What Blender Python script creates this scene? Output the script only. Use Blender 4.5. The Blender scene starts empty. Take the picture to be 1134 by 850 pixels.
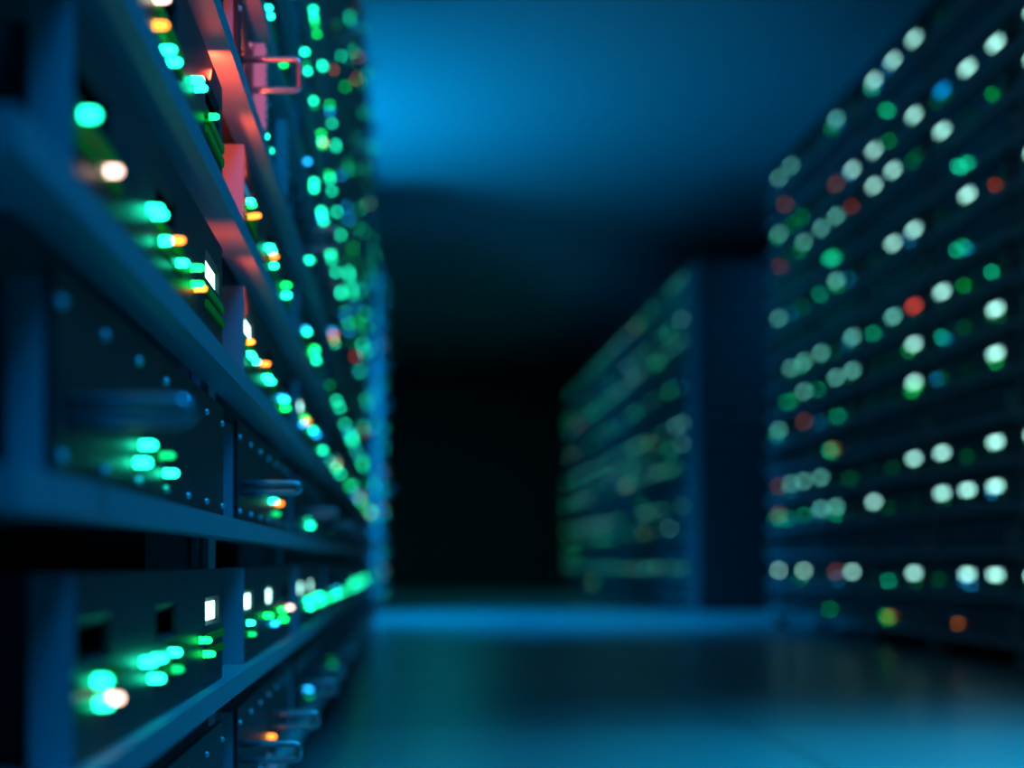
import bpy, bmesh, math, random
from mathutils import Vector, Matrix

sc = bpy.context.scene
PI = math.pi
H = 0.30                                   # lens height above the floor (metres)

# ------------------------------------------------------------------ camera
cam_d = bpy.data.cameras.new('camera')
cam_d.sensor_width = 36.0
cam_d.lens = 50.0
cam_d.shift_x = 117.0 / 1134.0
cam_d.shift_y = 197.0 / 1134.0
cam_d.clip_start = 0.02
cam_d.dof.use_dof = True
cam_d.dof.focus_distance = 1.10
cam_d.dof.aperture_fstop = 2.8
cam_d.dof.aperture_blades = 0
cam = bpy.data.objects.new('camera', cam_d)
sc.collection.objects.link(cam)
cam.location = (0, 0, H)
cam.rotation_euler = (PI / 2, 0, 0)
sc.camera = cam

# ------------------------------------------------------------------ view, world, render settings
sc.view_settings.view_transform = 'Standard'
sc.view_settings.look = 'None'
sc.view_settings.gamma = 1.0
sc.view_settings.use_curve_mapping = False
sc.view_settings.exposure = 0.0
try:
    sc.cycles.use_denoising = True
    sc.cycles.max_bounces = 6
    sc.cycles.diffuse_bounces = 3
    sc.cycles.glossy_bounces = 3
    sc.cycles.sample_clamp_indirect = 2.0
    sc.cycles.caustics_reflective = False
    sc.cycles.caustics_refractive = False
    sc.cycles.use_adaptive_sampling = False
except Exception:
    pass
w = bpy.data.worlds.new('world')
sc.world = w
w.use_nodes = True
bg = w.node_tree.nodes['Background']
bg.inputs[0].default_value = (0.0, 0.62, 0.72, 1)
bg.inputs[1].default_value = 0.03

# ------------------------------------------------------------------ lamps
def area(name, loc, target, sx, sy, col, power, spread=180):
    d = bpy.data.lights.new(name, 'AREA')
    d.shape = 'RECTANGLE'
    d.size = sx
    d.size_y = sy
    d.color = col
    d.energy = power
    d.spread = math.radians(spread)
    o = bpy.data.objects.new(name, d)
    sc.collection.objects.link(o)
    o.location = loc
    o.rotation_euler = (Vector(target) - Vector(loc)).to_track_quat('-Z', 'Y').to_euler()
    return o

# blue ceiling panels over the near end of the aisle
area('aisle_ceiling_lamp', (0.55, -0.05, 2.30), (0.05, 0.75, 0.3), 0.6, 0.6, (0.0, 0.30, 1.0), 11.5, 110)
area('aisle_ceiling_lamp', (1.62, 1.15, 2.66), (1.40, 1.45, 0.0), 0.6, 0.6, (0.0, 0.50, 1.0), 52, 62)
# blue lamps in the cross aisle, hidden behind the near rack blocks: ceiling wash, floor washes, one added just to light the far left rack end
area('cross_aisle_uplight', (-1.05, 7.70, 0.95), (-0.55, 7.55, 2.7), 0.7, 0.8, (0.0, 0.40, 1.0), 36, 125)
area('cross_aisle_downlight', (-0.75, 7.55, 2.62), (0.25, 7.65, 0.0), 0.5, 0.7, (0.0, 0.36, 1.0), 66, 84)
area('far_aisle_fill', (0.3, 12.5, 2.64), (0.3, 12.6, 0.0), 0.6, 2.0, (0.0, 0.85, 1.0), 12)  # added ambient fill without a fixture, lifts the dark far end
area('cross_aisle_downlight', (3.10, 8.38, 2.60), (0.7, 7.55, 0.0), 0.5, 0.3, (0.0, 0.36, 1.0), 26, 80)  # second floor wash, added where it misses the right rack fronts
area('cross_aisle_rack_fill', (-0.80, 7.0, 1.1), (-0.30, 8.6, 1.1), 0.4, 1.4, (0.0, 0.33, 1.0), 11, 50)
# unseen red lamps inside the gap between the first and the second bay, and small red fills added ahead of the bay fronts, no real fixture
RED = (1.0, 0.08, 0.03)
area('gap_red_lamp', (-0.156, 1.160, H + 0.185), (-0.150, 1.21, H + 0.30), 0.010, 0.02, RED, 0.016, 70)
area('gap_red_lamp', (-0.1535, 1.142, H + 0.360), (-0.150, 1.30, H + 0.44), 0.006, 0.08, RED, 0.24)
area('gap_red_lamp', (-0.1535, 1.172, H + 0.470), (-0.146, 1.40, H + 0.52), 0.006, 0.08, RED, 0.05)
for zf, up, pw in ((0.235, 0.16, 0.03), (0.360, 0.16, 0.05), (0.465, 0.10, 0.06)):
    area('front_red_fill', (-0.1452, 1.300, H + zf), (-0.1436, 1.50, H + zf + up), 0.003, 0.03, RED, pw)  # added to redden the grips and shelf undersides
area('front_red_fill', (-0.1452, 1.075, H + 0.368), (-0.143, 0.98, H + 0.44), 0.004, 0.012, RED, 0.010)  # added to redden the shelf underside over the first bay

# ------------------------------------------------------------------ materials
def mat(name, col, rough=0.5, metal=0.0, spec=0.5, noise=0.0, nscale=30.0):
    m = bpy.data.materials.new(name)
    m.use_nodes = True
    nt = m.node_tree
    b = nt.nodes['Principled BSDF']
    b.inputs['Base Color'].default_value = (*col, 1)
    b.inputs['Roughness'].default_value = rough
    b.inputs['Metallic'].default_value = metal
    b.inputs['Specular IOR Level'].default_value = spec
    if noise:
        tc = nt.nodes.new('ShaderNodeTexCoord')
        n = nt.nodes.new('ShaderNodeTexNoise')
        n.inputs['Scale'].default_value = nscale
        n.inputs['Detail'].default_value = 4
        r = nt.nodes.new('ShaderNodeMapRange')
        r.inputs['To Min'].default_value = max(0.02, rough - noise)
        r.inputs['To Max'].default_value = min(1, rough + noise)
        nt.links.new(tc.outputs['Object'], n.inputs['Vector'])
        nt.links.new(n.outputs['Fac'], r.inputs['Value'])
        nt.links.new(r.outputs['Result'], b.inputs['Roughness'])
    return m

def glow(name, col, strength, sampling='AUTO'):
    m = bpy.data.materials.new(name)
    m.use_nodes = True
    nt = m.node_tree
    b = nt.nodes['Principled BSDF']
    b.inputs['Base Color'].default_value = (0.02, 0.02, 0.02, 1)
    b.inputs['Roughness'].default_value = 0.4
    b.inputs['Emission Color'].default_value = (*col, 1)
    b.inputs['Emission Strength'].default_value = strength
    try:
        m.cycles.emission_sampling = sampling
    except Exception:
        pass
    return m

M_panel = mat('panel_metal', (0.036, 0.038, 0.04), 0.42, 0.0, 0.3, 0.06, 40)
M_side = mat('bezel_metal', (0.46, 0.47, 0.48), 0.55, 0.0, 0.3, 0.05, 40)
M_chas = mat('chassis_metal', (0.12, 0.122, 0.125), 0.6, 0.0, 0.3)
M_rail = mat('rail_paint', (0.42, 0.43, 0.45), 0.5, 0.0, 0.4, 0.05, 25)
M_post = mat('post_metal', (0.26, 0.27, 0.29), 0.5, 0.0, 0.4)
M_cladding = mat('cladding_paint', (0.03, 0.031, 0.033), 0.55, 0.0, 0.3)
M_chrome = mat('handle_metal', (0.55, 0.57, 0.60), 0.28, 0.8, 0.5)
M_screw = mat('screw_metal', (0.75, 0.77, 0.80), 0.30, 0.6, 0.6)
M_strip = mat('strip_plastic_led_glow', (0.01, 0.30, 0.01), 0.3, 0.0, 0.5)
_b = M_strip.node_tree.nodes['Principled BSDF']          # faint green emission stands in for the LED glow on the ribs
_b.inputs['Emission Color'].default_value = (0.0, 1.0, 0.02, 1)
_b.inputs['Emission Strength'].default_value = 0.022
M_black = mat('port_black', (0.0015, 0.0015, 0.0015), 0.8, 0.0, 0.0)
M_pad = mat('grip_plastic', (0.62, 0.60, 0.62), 0.5, 0.0, 0.4)

LEDC = {'c': ((0.010, 1.0, 0.52), 19.0), 'g': ((0.004, 1.0, 0.12), 12.0), 'b': ((0.01, 0.40, 1.0), 13.0),
        'o': ((1.0, 0.25, 0.02), 9.0), 'r': ((1.0, 0.06, 0.02), 9.0), 'w': ((1.0, 0.62, 0.52), 11.0),
        'd': ((0.004, 1.0, 0.25), 2.5)}
LEDN = {'c': 'cyan', 'g': 'green', 'b': 'blue', 'o': 'orange', 'r': 'red', 'w': 'pinkish white', 'd': 'dim green'}
LED = {}
for near in (0, 1):
    for k, (c, s) in LEDC.items():
        LED[(k, near)] = glow('light_tip_%s%s' % (LEDN[k].replace(' ', '_'), '_near' if near else ''), c, s * 0.48 if near else s * 0.42, 'FRONT' if near else 'NONE')
    LED[('shaft', near)] = glow('light_stem_green%s' % ('_near' if near else ''), (0.0, 1.0, 0.06), 0.5, 'NONE')
WIN = {'1': ((0.42, 1.0, 0.88), 4.8), '2': ((0.22, 1.0, 0.86), 2.8), 'b': ((0.0, 0.36, 1.0), 3.0), '3': ((0.12, 1.0, 0.72), 1.25), 'r': ((1.0, 0.08, 0.05), 3.0),
       'm': ((0.0, 0.45, 1.0), 0.35), 'q': ((1.0, 0.30, 0.30), 0.8)}
WINM = {k: glow('window_%s' % {'1': 'white', '2': 'teal', '3': 'dim_teal', 'b': 'blue', 'r': 'red', 'm': 'dim_blue', 'q': 'dim_red'}[k], c, s, 'FRONT' if k == '1' else 'NONE') for k, (c, s) in WIN.items()}
WINM['0'] = M_black

# ------------------------------------------------------------------ mesh helpers
def add_box(bm, x0, x1, y0, y1, z0, z1, mi=0):
    v = [bm.verts.new((x, y, z)) for z in (z0, z1) for y in (y0, y1) for x in (x0, x1)]
    for f in ((0, 2, 3, 1), (4, 5, 7, 6), (0, 1, 5, 4), (2, 6, 7, 3), (0, 4, 6, 2), (1, 3, 7, 5)):
        bm.faces.new([v[i] for i in f]).material_index = mi

def finish(bm, name, mats, smooth=False):
    bmesh.ops.recalc_face_normals(bm, faces=bm.faces)
    me = bpy.data.meshes.new(name)
    bm.to_mesh(me)
    bm.free()
    for m in mats:
        me.materials.append(m)
    if smooth:
        for p in me.polygons:
            p.use_smooth = True
    return me

def bevel(bm, w_, seg=2):
    bmesh.ops.bevel(bm, geom=[e for e in bm.edges], offset=w_, segments=seg, affect='EDGES', profile=0.5)

def link(name, data, parent=None, loc=(0, 0, 0), rz=0.0):
    o = bpy.data.objects.new(name, data)
    sc.collection.objects.link(o)
    o.location = loc
    o.rotation_euler = (0, 0, rz)
    if parent is not None:
        o.parent = parent
    return o

def tag(o, label=None, cat=None, group=None, kind=None):
    if label: o['label'] = label
    if cat: o['category'] = cat
    if group: o['group'] = group
    if kind: o['kind'] = kind
    return o

# ------------------------------------------------------------------ the room
def ground_mat():
    m = mat('floor_tile', (0.26, 0.265, 0.27), 0.30, 0.0, 0.55)
    nt = m.node_tree
    b = nt.nodes['Principled BSDF']
    tc = nt.nodes.new('ShaderNodeTexCoord')
    br = nt.nodes.new('ShaderNodeTexBrick')
    br.offset = 0.0
    br.inputs['Scale'].default_value = 1.0
    br.inputs['Brick Width'].default_value = 0.9
    br.inputs['Row Height'].default_value = 0.9
    br.inputs['Mortar Size'].default_value = 0.004
    br.inputs['Color1'].default_value = (0.16, 0.165, 0.17, 1)
    br.inputs['Color2'].default_value = (0.24, 0.245, 0.25, 1)
    br.inputs['Mortar'].default_value = (0.05, 0.05, 0.05, 1)
    mp = nt.nodes.new('ShaderNodeMapping')
    mp.inputs['Location'].default_value = (0.28, 0.1, 0)
    nt.links.new(tc.outputs['Object'], mp.inputs['Vector'])
    nt.links.new(mp.outputs['Vector'], br.inputs['Vector'])
    nt.links.new(br.outputs['Color'], b.inputs['Base Color'])
    n = nt.nodes.new('ShaderNodeTexNoise')
    n.inputs['Scale'].default_value = 6
    r = nt.nodes.new('ShaderNodeMapRange')
    r.inputs['To Min'].default_value = 0.24
    r.inputs['To Max'].default_value = 0.38
    nt.links.new(tc.outputs['Object'], n.inputs['Vector'])
    nt.links.new(n.outputs['Fac'], r.inputs['Value'])
    nt.links.new(r.outputs['Result'], b.inputs['Roughness'])
    return m

M_floor = ground_mat()
M_ceil = mat('ceiling_paint', (0.42, 0.43, 0.44), 0.8, 0.0, 0.2, 0.05, 8)
M_wall = mat('wall_paint', (0.10, 0.105, 0.11), 0.8, 0.0, 0.2, 0.05, 8)

RX0, RX1, RY0, RY1, RZ = -3.6, 4.6, -3.0, 17.4, 2.70
def struct(name, m, *bx):
    bm = bmesh.new()
    for b in bx:
        add_box(bm, *b)
    o = link(name, finish(bm, name, [m]))
    o['kind'] = 'structure'
    return o
struct('floor', M_floor, (RX0 - .15, RX1 + .15, RY0, RY1 + .15, -0.1, 0.0))
struct('ceiling', M_ceil, (RX0 - .15, RX1 + .15, RY0, RY1 + .15, RZ, RZ + 0.1))
struct('wall_left', M_wall, (RX0 - .15, RX0, RY0, RY1, 0.0, RZ))
struct('wall_right', M_wall, (RX1, RX1 + .15, RY0, RY1, 0.0, RZ))
struct('wall_back', M_wall, (RX0 - .15, RX1 + .15, RY1, RY1 + .15, 0.0, RZ))

# ------------------------------------------------------------------ shared dimensions of every rack
PITCH = 0.66                       # bay to bay
BAY = 0.508                        # clear width of a server front
SHELF0 = H + 0.0352 - 0.128 * 2    # top of the lowest shelf
ROWS = 16
def shelf_top(r):                  # r = 0 is the lowest shelf
    return SHELF0 + 0.128 * r
M_ROWS = {0, 2, 5, 9, 11, 14}      # shelves that carry the handled units
TOP_Z = shelf_top(ROWS - 1) + 0.104
PORTS = ((0.004, 0.080), (0.208, 0.284), (0.413, 0.489))
PZ = 0.0558                        # port centre above the shelf

# ------------------------------------------------------------------ shared meshes
def server_front():
    """front panel 2 cm deep with three bevelled port recesses"""
    bm = bmesh.new()
    ys = [0.0] + [v for p in PORTS for v in p] + [BAY]
    zs = [0.0, PZ - 0.0105, PZ + 0.0105, 0.087]
    grid = [[bm.verts.new((0, y, z)) for z in zs] for y in ys]
    for i in range(len(ys) - 1):
        for j in range(3):
            if j == 1 and i % 2 == 1:
                q = [grid[i][1], grid[i + 1][1], grid[i + 1][2], grid[i][2]]
                y0, y1 = ys[i] + 0.0008, ys[i + 1] - 0.0008
                iv = [bm.verts.new((-0.004, y, z)) for y, z in ((y0, PZ - 0.0076), (y1, PZ - 0.0076), (y1, PZ + 0.0064), (y0, PZ + 0.0064))]
                for a in range(4):
                    bm.faces.new((q[a], q[(a + 1) % 4], iv[(a + 1) % 4], iv[a]))
                bm.faces.new(iv)
                continue
            bm.faces.new((grid[i][j], grid[i + 1][j], grid[i + 1][j + 1], grid[i][j + 1]))
    b = [bm.verts.new((-0.02, y, z)) for y, z in ((0, 0), (BAY, 0), (BAY, 0.087), (0, 0.087))]
    bm.faces.new(b)
    n = len(ys) - 1
    f = bm.faces.new([grid[0][j] for j in range(4)] + [b[3], b[0]]); f.material_index = 1
    f = bm.faces.new([grid[n][j] for j in range(4)] + [b[2], b[1]]); f.material_index = 1
    f = bm.faces.new([g[3] for g in grid] + [b[2], b[3]])
    f = bm.faces.new([g[0] for g in grid] + [b[1], b[0]])
    return finish(bm, 'server_front_panel', [M_panel, M_side])

def boxmesh(name, m, *bx, bev=0.0):
    bm = bmesh.new()
    for b in bx:
        add_box(bm, *b)
    if bev:
        bevel(bm, bev, 2)
    return finish(bm, name, m if isinstance(m, list) else [m])

ME_sfront = server_front()
ME_schas = boxmesh('server_chassis', M_chas, (-0.55, -0.0202, 0.02, BAY - 0.02, 0.001, 0.084),
                   *[(-0.5502 + 0.07 * i, -0.50 + 0.07 * i, 0.06, BAY - 0.06, 0.0840, 0.0848) for i in range(7)])
ME_win = boxmesh('port_window', M_black, (-0.0039, -0.0032, 0.0012, 0.0748, PZ - 0.0074, PZ + 0.0062))

def rib_strip():
    bm = bmesh.new()
    for dz in (-0.019, -0.030):
        add_box(bm, -0.001, 0.0006, 0.0, 0.098, PZ + dz - 0.0026, PZ + dz + 0.0026)
        for i in range(28):
            y = 0.0012 + i * 0.0034
            add_box(bm, 0.0, 0.0022, y, y + 0.0017, PZ + dz - 0.0028, PZ + dz + 0.0028)
    return finish(bm, 'ribbed_strip', [M_strip])
ME_strip = rib_strip()

def led_mesh():
    bm = bmesh.new()
    prof = [(-0.001, 0.0034), (0.0006, 0.0034), (0.0006, 0.0026), (0.0056, 0.0026), (0.0074, 0.0025), (0.0088, 0.0019), (0.0095, 0.0010)]
    n = 10
    rings = [[bm.verts.new((x, r * math.cos(2 * PI * i / n), r * math.sin(2 * PI * i / n))) for i in range(n)] for x, r in prof]
    for a in range(len(rings) - 1):
        for i in range(n):
            f = bm.faces.new((rings[a][i], rings[a][(i + 1) % n], rings[a + 1][(i + 1) % n], rings[a + 1][i]))
            f.material_index = 1 if a >= 2 else 0
    f = bm.faces.new(rings[-1]); f.material_index = 1
    bm.faces.new(rings[0])
    return finish(bm, 'status_light', [LED[('shaft', 0)], LED[('c', 0)]], True)
ME_led = led_mesh()

# handled unit
MF = -0.0026
def storage_front():
    bm = bmesh.new()
    add_box(bm, MF - 0.004, MF, -0.025, 0.535, 0.0005, 0.0908, 0)
    return finish(bm, 'storage_front_plate', [M_panel])
ME_mplate = storage_front()
ME_mbez = boxmesh('storage_bezel', [M_side], (MF - 0.0206, MF - 0.0042, -0.0245, 0.5345, 0.0, 0.0862))
ME_mchas = boxmesh('storage_chassis', M_chas, (-0.55, MF - 0.0208, 0.015, BAY - 0.015, 0.001, 0.083),
                   *[(-0.5502 + 0.09 * i, -0.48 + 0.09 * i, 0.05, BAY - 0.05, 0.083, 0.0838) for i in range(5)])
def screw_mesh():
    bm = bmesh.new()
    n = 10
    prof = [(MF, 0.0026), (MF + 0.0016, 0.0025), (MF + 0.0026, 0.0014)]
    rings = [[bm.verts.new((x, r * math.cos(2 * PI * i / n), r * math.sin(2 * PI * i / n))) for i in range(n)] for x, r in prof]
    for a in range(2):
        for i in range(n):
            bm.faces.new((rings[a][i], rings[a][(i + 1) % n], rings[a + 1][(i + 1) % n], rings[a + 1][i]))
    bm.faces.new(rings[-1])
    return finish(bm, 'screw', [M_screw], True)
ME_screw1 = screw_mesh()

def tube(bm, pts, r, n=10):
    rings = []
    for i, p in enumerate(pts):
        a = Vector(pts[max(0, i - 1)]); b = Vector(pts[min(len(pts) - 1, i + 1)])
        d = (b - a).normalized()
        s = Vector((0, 1, 0))
        u = d.cross(s).normalized()
        rings.append([bm.verts.new(Vector(p) + r * (math.cos(2 * PI * k / n) * s + math.sin(2 * PI * k / n) * u)) for k in range(n)])
    for a, b in zip(rings, rings[1:]):
        for k in range(n):
            bm.faces.new((a[k], a[(k + 1) % n], b[(k + 1) % n], b[k]))
    bm.faces.new(rings[0]); bm.faces.new(rings[-1])

def handle_mesh(zu, zl):
    """a U-shaped pull: two prongs stick out of the front and meet at their ends"""
    bm = bmesh.new()
    xe = 0.050
    rr = min(0.004, (zu - zl) * 0.45)
    pts = [(MF - 0.002, 0, zu), (0.02, 0, zu), (xe - rr, 0, zu), (xe - rr * 0.3, 0, zu - rr * 0.3), (xe, 0, zu - rr),
           (xe, 0, zl + rr), (xe - rr * 0.3, 0, zl + rr * 0.3), (xe - rr, 0, zl), (0.02, 0, zl), (MF - 0.002, 0, zl)]
    tube(bm, pts, 0.0032)
    return finish(bm, 'handle', [M_chrome], True)
ME_handle = {0: handle_mesh(0.055, 0.040), 2: handle_mesh(0.036, 0.0275), 5: handle_mesh(0.038, 0.010)}
def handle_for(r):
    return ME_handle.get(r, ME_handle[2])
ME_pad = boxmesh('grip', M_pad, (MF - 0.001, 0.0085, 0.0, 0.022, 0.004, 0.089), *[(0.0085, 0.0100, 0.002, 0.020, 0.008 + i * 0.008, 0.012 + i * 0.008) for i in range(10)])

ME_brace = boxmesh('cross_brace', M_post, (-0.56, -0.0725, -0.008, 0.008, 0.0, 0.018))

ORD = 'first second third fourth fifth sixth seventh eighth ninth tenth eleventh twelfth thirteenth fourteenth fifteenth sixteenth'.split()

# ------------------------------------------------------------------ rack frames
def rack(Xf, Y0, rz, n, label, group):
    """n bays; local x points into the aisle, local y along the row"""
    root = link('server_rack', None, None, (Xf, Y0, 0), rz)
    tag(root, label, 'rack', group)
    y0, y1 = -0.122, n * PITCH - 0.152 + 0.122
    for r in range(ROWS):
        z = shelf_top(r)
        bm = bmesh.new()
        add_box(bm, -0.018, 0.0087, y0, y1, z - 0.0160, z)
        for i in range(n):
            add_box(bm, -0.60, -0.018, i * PITCH + 0.004, i * PITCH + BAY - 0.004, z - 0.006, z - 0.0005)
        link('shelf', finish(bm, 'shelf', [M_rail]), root)
    for i in range(n + 1):
        yc = i * PITCH - 0.076
        if i == 0: yc = y0 + 0.021
        if i == n: yc = y1 - 0.021
        for xf in (-0.0186, -0.56):
            bm = bmesh.new()
            add_box(bm, xf - 0.0535, xf, yc - 0.018, yc + 0.018, 0.0, TOP_Z)
            for a, b in ((0.0, 0.005), (0.0095, 0.0145)):
                add_box(bm, xf - b, xf - a, yc - 0.021, yc - 0.018, 0.0, TOP_Z)
                add_box(bm, xf - b, xf - a, yc + 0.018, yc + 0.021, 0.0, TOP_Z)
            add_box(bm, xf - 0.060, xf + 0.004, yc - 0.024, yc + 0.024, 0.0, 0.010)
            link('post', finish(bm, 'post', [M_post]), root)
        for r in range(0, ROWS, 3):
            link('cross_brace', ME_brace, root, (0, yc, shelf_top(r) + 0.092))
    bm = bmesh.new()
    add_box(bm, -0.62, 0.004, y0, y1, TOP_Z, TOP_Z + 0.014)
    bevel(bm, 0.003, 1)
    link('top_panel', finish(bm, 'top_panel', [M_cladding]), root)
    bm = bmesh.new()
    add_box(bm, -0.634, -0.622, y0, y1, 0.03, TOP_Z + 0.012)
    link('back_panel', finish(bm, 'back_panel', [M_cladding]), root)
    for s, ya in ((-1, y0), (1, y1)):
        bm = bmesh.new()
        add_box(bm, -0.62, -0.0745, ya if s > 0 else ya - 0.004, ya + 0.004 if s > 0 else ya, 0.03, TOP_Z + 0.012)
        for i in range(14):
            z = 0.16 + i * 0.135
            add_box(bm, -0.58, -0.11, ya + (0.004 if s > 0 else -0.006), ya + (0.006 if s > 0 else -0.004), z, z + 0.02)
        link('side_panel', finish(bm, 'side_panel', [M_cladding]), root)
    return root

# ------------------------------------------------------------------ units
rng = random.Random(11)
SLOT_Y = (0.008, 0.030, 0.052, 0.080)
def rand_leds(p, wts=(46, 22, 11, 8, 4, 14)):
    out = []
    for a, b in PORTS:
        for row in (0, 1):
            for s in SLOT_Y:
                if rng.random() < p:
                    c = rng.choices('cgbord', wts)[0]
                    out.append((a + s + rng.uniform(-0.004, 0.004), PZ - (0.019, 0.030)[row], c))
    return out
def rand_mleds(p):
    out = []
    if rng.random() > p * 2.6:
        return out
    y = 0.16 + rng.uniform(0, 0.02)
    for k in range(rng.randint(1, 4)):
        out.append((y + (k % 2) * 0.03 + (k // 2) * 0.05, 0.031 - 0.012 * (k % 2), rng.choices('cgbord', (45, 22, 12, 10, 2, 12))[0]))
    return out

def put_leds(root, leds, near):
    for y, z, c in leds:
        o = link('status_light', ME_led, root, (MF if root['category'] == 'storage unit' else 0.0, y, z))
        for s, m in ((0, LED[('shaft', near)]), (1, LED[(c, near)])):
            o.material_slots[s].link = 'OBJECT'
            o.material_slots[s].material = m

def server(loc, rz, label, group, wins, leds, near):
    root = link('server_unit', None, None, loc, rz)
    tag(root, label, 'server', group)
    link('front_panel', ME_sfront, root)
    link('chassis', ME_schas, root)
    for (a, b), st in zip(PORTS, wins):
        o = link('port_window', ME_win, root, (0, a, 0))
        o.material_slots[0].link = 'OBJECT'
        o.material_slots[0].material = WINM[st]
        if st == '1':
            o['label'] = 'white lit port window'
    for a, b in PORTS:
        link('ribbed_strip', ME_strip, root, (0, a - 0.002, 0))
    put_leds(root, leds, near)
    return root

def storage(loc, rz, label, group, r, leds, near, grips=False):
    root = link('storage_unit', None, None, loc, rz)
    tag(root, label, 'storage unit', group)
    link('front_panel', ME_mplate, root)
    link('bezel', ME_mbez, root)
    link('chassis', ME_mchas, root)
    for y in ((0.006, 0.265) if r == 0 else (0.006,)):
        link('handle', handle_for(r), root, (0, y, 0))
    if near:
        for z in (0.0765, 0.0097):
            for k in range(7):
                link('screw', ME_screw1, root, (0, -0.014 + k * 0.0895, z))
    if grips:
        for y in (0.105, 0.345):
            o = link('grip', ME_pad, root, (0, y, 0))
            o['label'] = 'pale grip lit red'
    put_leds(root, leds, near)
    return root

U, L = PZ - 0.019, PZ - 0.030
# what the photograph shows on the nearest bays of the left rack: (bay, shelf) -> (windows, lights)
SEEN = {
    (0, 1): ('001', [(.034, U, 'c'), (.038, L, 'c'), (.064, L, 'w'), (.158, U, 'c'), (.190, U, 'c'), (.182, L, 'c'), (.204, U, 'd'), (.243, U, 'c'), (.252, L, 'd'),
                     (.379, U, 'g'), (.398, L, 'g')]),
    (0, 3): ('001', [(.008, U, 'c'), (.060, L, 'w'), (.178, U, 'c'), (.192, U, 'c'), (.210, L, 'c'), (.257, U, 'o'), (.272, L, 'c'), (.340, U, 'g'), (.342, L, 'g'), (.356, L, 'o')]),
    (0, 4): ('000', [(.190, U, 'c'), (.200, U, 'w'), (.196, L - .006, 'o'), (.222, L - .011, 'c'), (.243, L - .011, 'c'), (.340, U, 'c'), (.357, U, 'c'), (.420, U, 'g')]),
    (0, 2): (None, [(.170, .030, 'c'), (.154, .019, 'c'), (.247, .019, 'c'), (.235, .029, 'd')]),
    (1, 1): ('110', [(.006, U, 'c'), (.020, L, 'd'), (.183, U, 'g'), (.245, L, 'b'), (.355, U, 'g'), (.362, L, 'g'), (.450, U, 'w')]),
    (1, 3): ('100', [(.006, U, 'o'), (.006, L, 'c'), (.022, L, 'c'), (.058, L, 'c'), (.150, U, 'o'), (.170, L, 'c'), (.205, L, 'c'), (.350, L, 'b'), (.375, L, 'c'), (.390, L - .008, 'g')]),
    (1, 4): ('m00', [(.006, U, 'c'), (.020, U, 'g'), (.018, L, 'o'), (.060, U, 'o'), (.195, U, 'c'), (.215, U, 'c'), (.240, U, 'o'), (.235, L, 'c'), (.400, U, 'g'), (.404, L, 'c')]),
    (1, 2): (None, [(.270, .031, 'c'), (.335, .031, 'o'), (.300, .018, 'd')]),
    (1, 0): (None, [(.245, .032, 'o')]),
    (1, 5): (None, [(.16, .014, 'c'), (.21, .014, 'c'), (.20, .004 + .008, 'd')]),
    (1, 6): ('000', [(.17, L - .005, 'c'), (.19, L - .006, 'c'), (.35, L, 'g')]),
    (2, 1): ('110', [(.10, U, 'c'), (.16, L, 'c'), (.20, U, 'g'), (.27, U, 'c'), (.33, L, 'g'), (.40, U, 'c'), (.45, L, 'c')]),
    (2, 3): ('100', None),
}
# lit windows of the near right rack: shelf -> {column from the far end: state}
RIGHT = {
    1: {0: '1', 2: '1', 5: '1', 4: 'q', 8: '1', 10: '1', 11: '1', 12: '1'},
    3: {10: '1', 11: '1', 9: '1', 6: '1', 4: '2', 3: '2', 0: 'q'},
    4: {12: '1', 11: '1', 9: '1', 8: '1', 3: '2', 2: '2', 1: '2', 0: 'q'},
    6: {11: '1', 8: '1', 0: '2', 2: 'q'},
    7: {8: '1', 5: '2', 4: '2', 2: '2', 11: '1'},
    8: {9: '1', 8: 'r', 7: '2', 5: '2', 3: '2', 2: '2', 1: '2'},
    10: {12: '1', 10: '1', 8: '1', 7: '1', 4: '2', 0: '2'},
    12: {12: '1', 9: '1', 7: '1', 6: '1', 4: '2', 3: '2', 2: '2'},
    13: {12: '1', 11: '1', 10: '1', 9: 'b', 8: '1', 6: '1', 5: '1', 4: 'q', 0: '2'},
    15: {8: '1', 7: '1', 6: '1', 4: '2', 1: '2', 0: '2'},
}

def describe(is_m, lit, r, where):
    if is_m:
        head = 'black storage unit with handle'
    elif lit:
        head = 'black server with lit port'
    else:
        head = 'black server with dark ports'
    return '%s, %s shelf up, %s' % (head, ORD[r], where)

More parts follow.
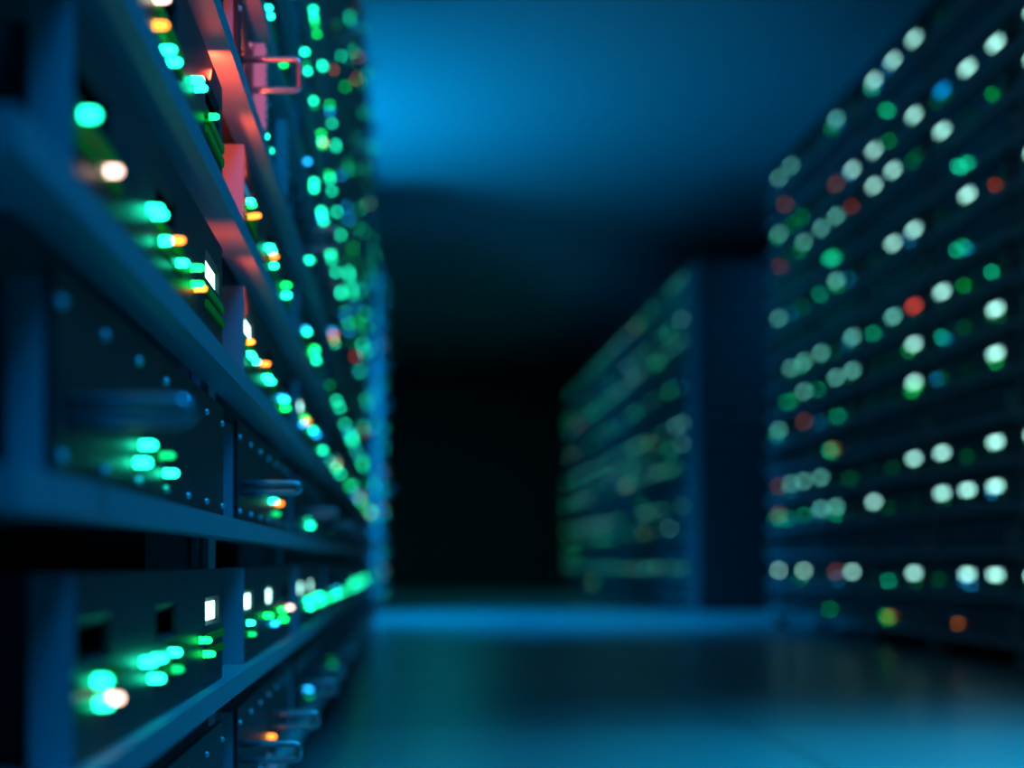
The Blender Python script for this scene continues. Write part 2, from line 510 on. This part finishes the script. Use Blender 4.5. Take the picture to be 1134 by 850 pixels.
def fill(Xf, Y0, rz, n, block, where_fn, group, windows, p_of, near_bays=0, seen=None, rows=range(ROWS)):
    c, s = math.cos(rz), math.sin(rz)
    for i in range(n):
        for r in rows:
            loc = (Xf - s * i * PITCH, Y0 + c * i * PITCH, shelf_top(r) + 0.0005)
            near = 1 if i < near_bays else 0
            p_led = p_of(i) if callable(p_of) else p_of
            sw, sl = (seen or {}).get((i, r), (None, None))
            if r in M_ROWS:
                storage(loc, rz, describe(True, False, r, where_fn(i)), 'storage units on the ' + group, r,
                        sl if sl is not None else rand_mleds(p_led), near, grips=(block == 'left' and i == 1 and r == 5))
            else:
                wins = sw or windows(i, r)
                leds = sl if sl is not None else rand_leds(p_led, (48, 22, 13, 4, 3, 18) if block == 'left' else (18, 22, 24, 3, 3, 40))
                server(loc, rz, describe(False, any(k in '123br' for k in wins), r, where_fn(i)), 'servers on the ' + group, wins, leds, near)

# near left rack, nine bays
LX, RX = -0.1474, 1.70
LY0 = 0.63
rack(LX, LY0, 0.0, 9, 'long blue-lit rack frame close by, lining the left of the aisle', 'rack frames')
fill(LX, LY0, 0.0, 9, 'left', lambda i: '%s bay of the near left rack' % ORD[i], 'near left rack',
     lambda i, r: ''.join('1' if rng.random() < 0.07 else ('2' if rng.random() < 0.10 else '0') for _ in range(3)), lambda i: (.30, .30, .30, .24, .18, .14, .10, .08, .08)[i], 3, SEEN)

# near right rack, five bays, counted from its far end
RY0 = 6.54
rack(RX, RY0, PI, 5, 'near right rack frame covered with round lights', 'rack frames')
def rwin(i, r):
    d = RIGHT.get(r, {})
    return ''.join(d.get(i * 3 + k, '0') if i * 3 + k <= 12 else ('1' if rng.random() < .4 else '0') for k in range(3))
fill(RX, RY0, PI, 5, 'right', lambda i: "%s bay from right rack's far end" % ORD[i], 'near right rack', rwin, 0.10)

# far right rack beyond the cross aisle, ten bays
FY0 = 8.72
FN = 10
rack(RX, FY0 + (FN - 1) * PITCH + BAY, PI, FN, 'dim far right rack frame beyond the cross aisle, dark side panel showing', 'rack frames')
fill(RX, FY0 + (FN - 1) * PITCH + BAY, PI, FN, 'far', lambda i: '%s bay of distant right rack' % ORD[FN - 1 - i], 'far right rack',
     lambda i, r: ''.join('3' if rng.random() < 0.45 else ('2' if rng.random() < 0.15 else '0') for _ in range(3)), 0.05)

# far left rack: only its near end shows past the near left rack
rack(LX, FY0, 0.0, 2, 'far left rack frame showing only as a blue lit edge', 'rack frames')
fill(LX, FY0, 0.0, 1, 'farleft', lambda i: '%s bay of far left rack' % ORD[i], 'far left rack',
     lambda i, r: '000', 0.12)
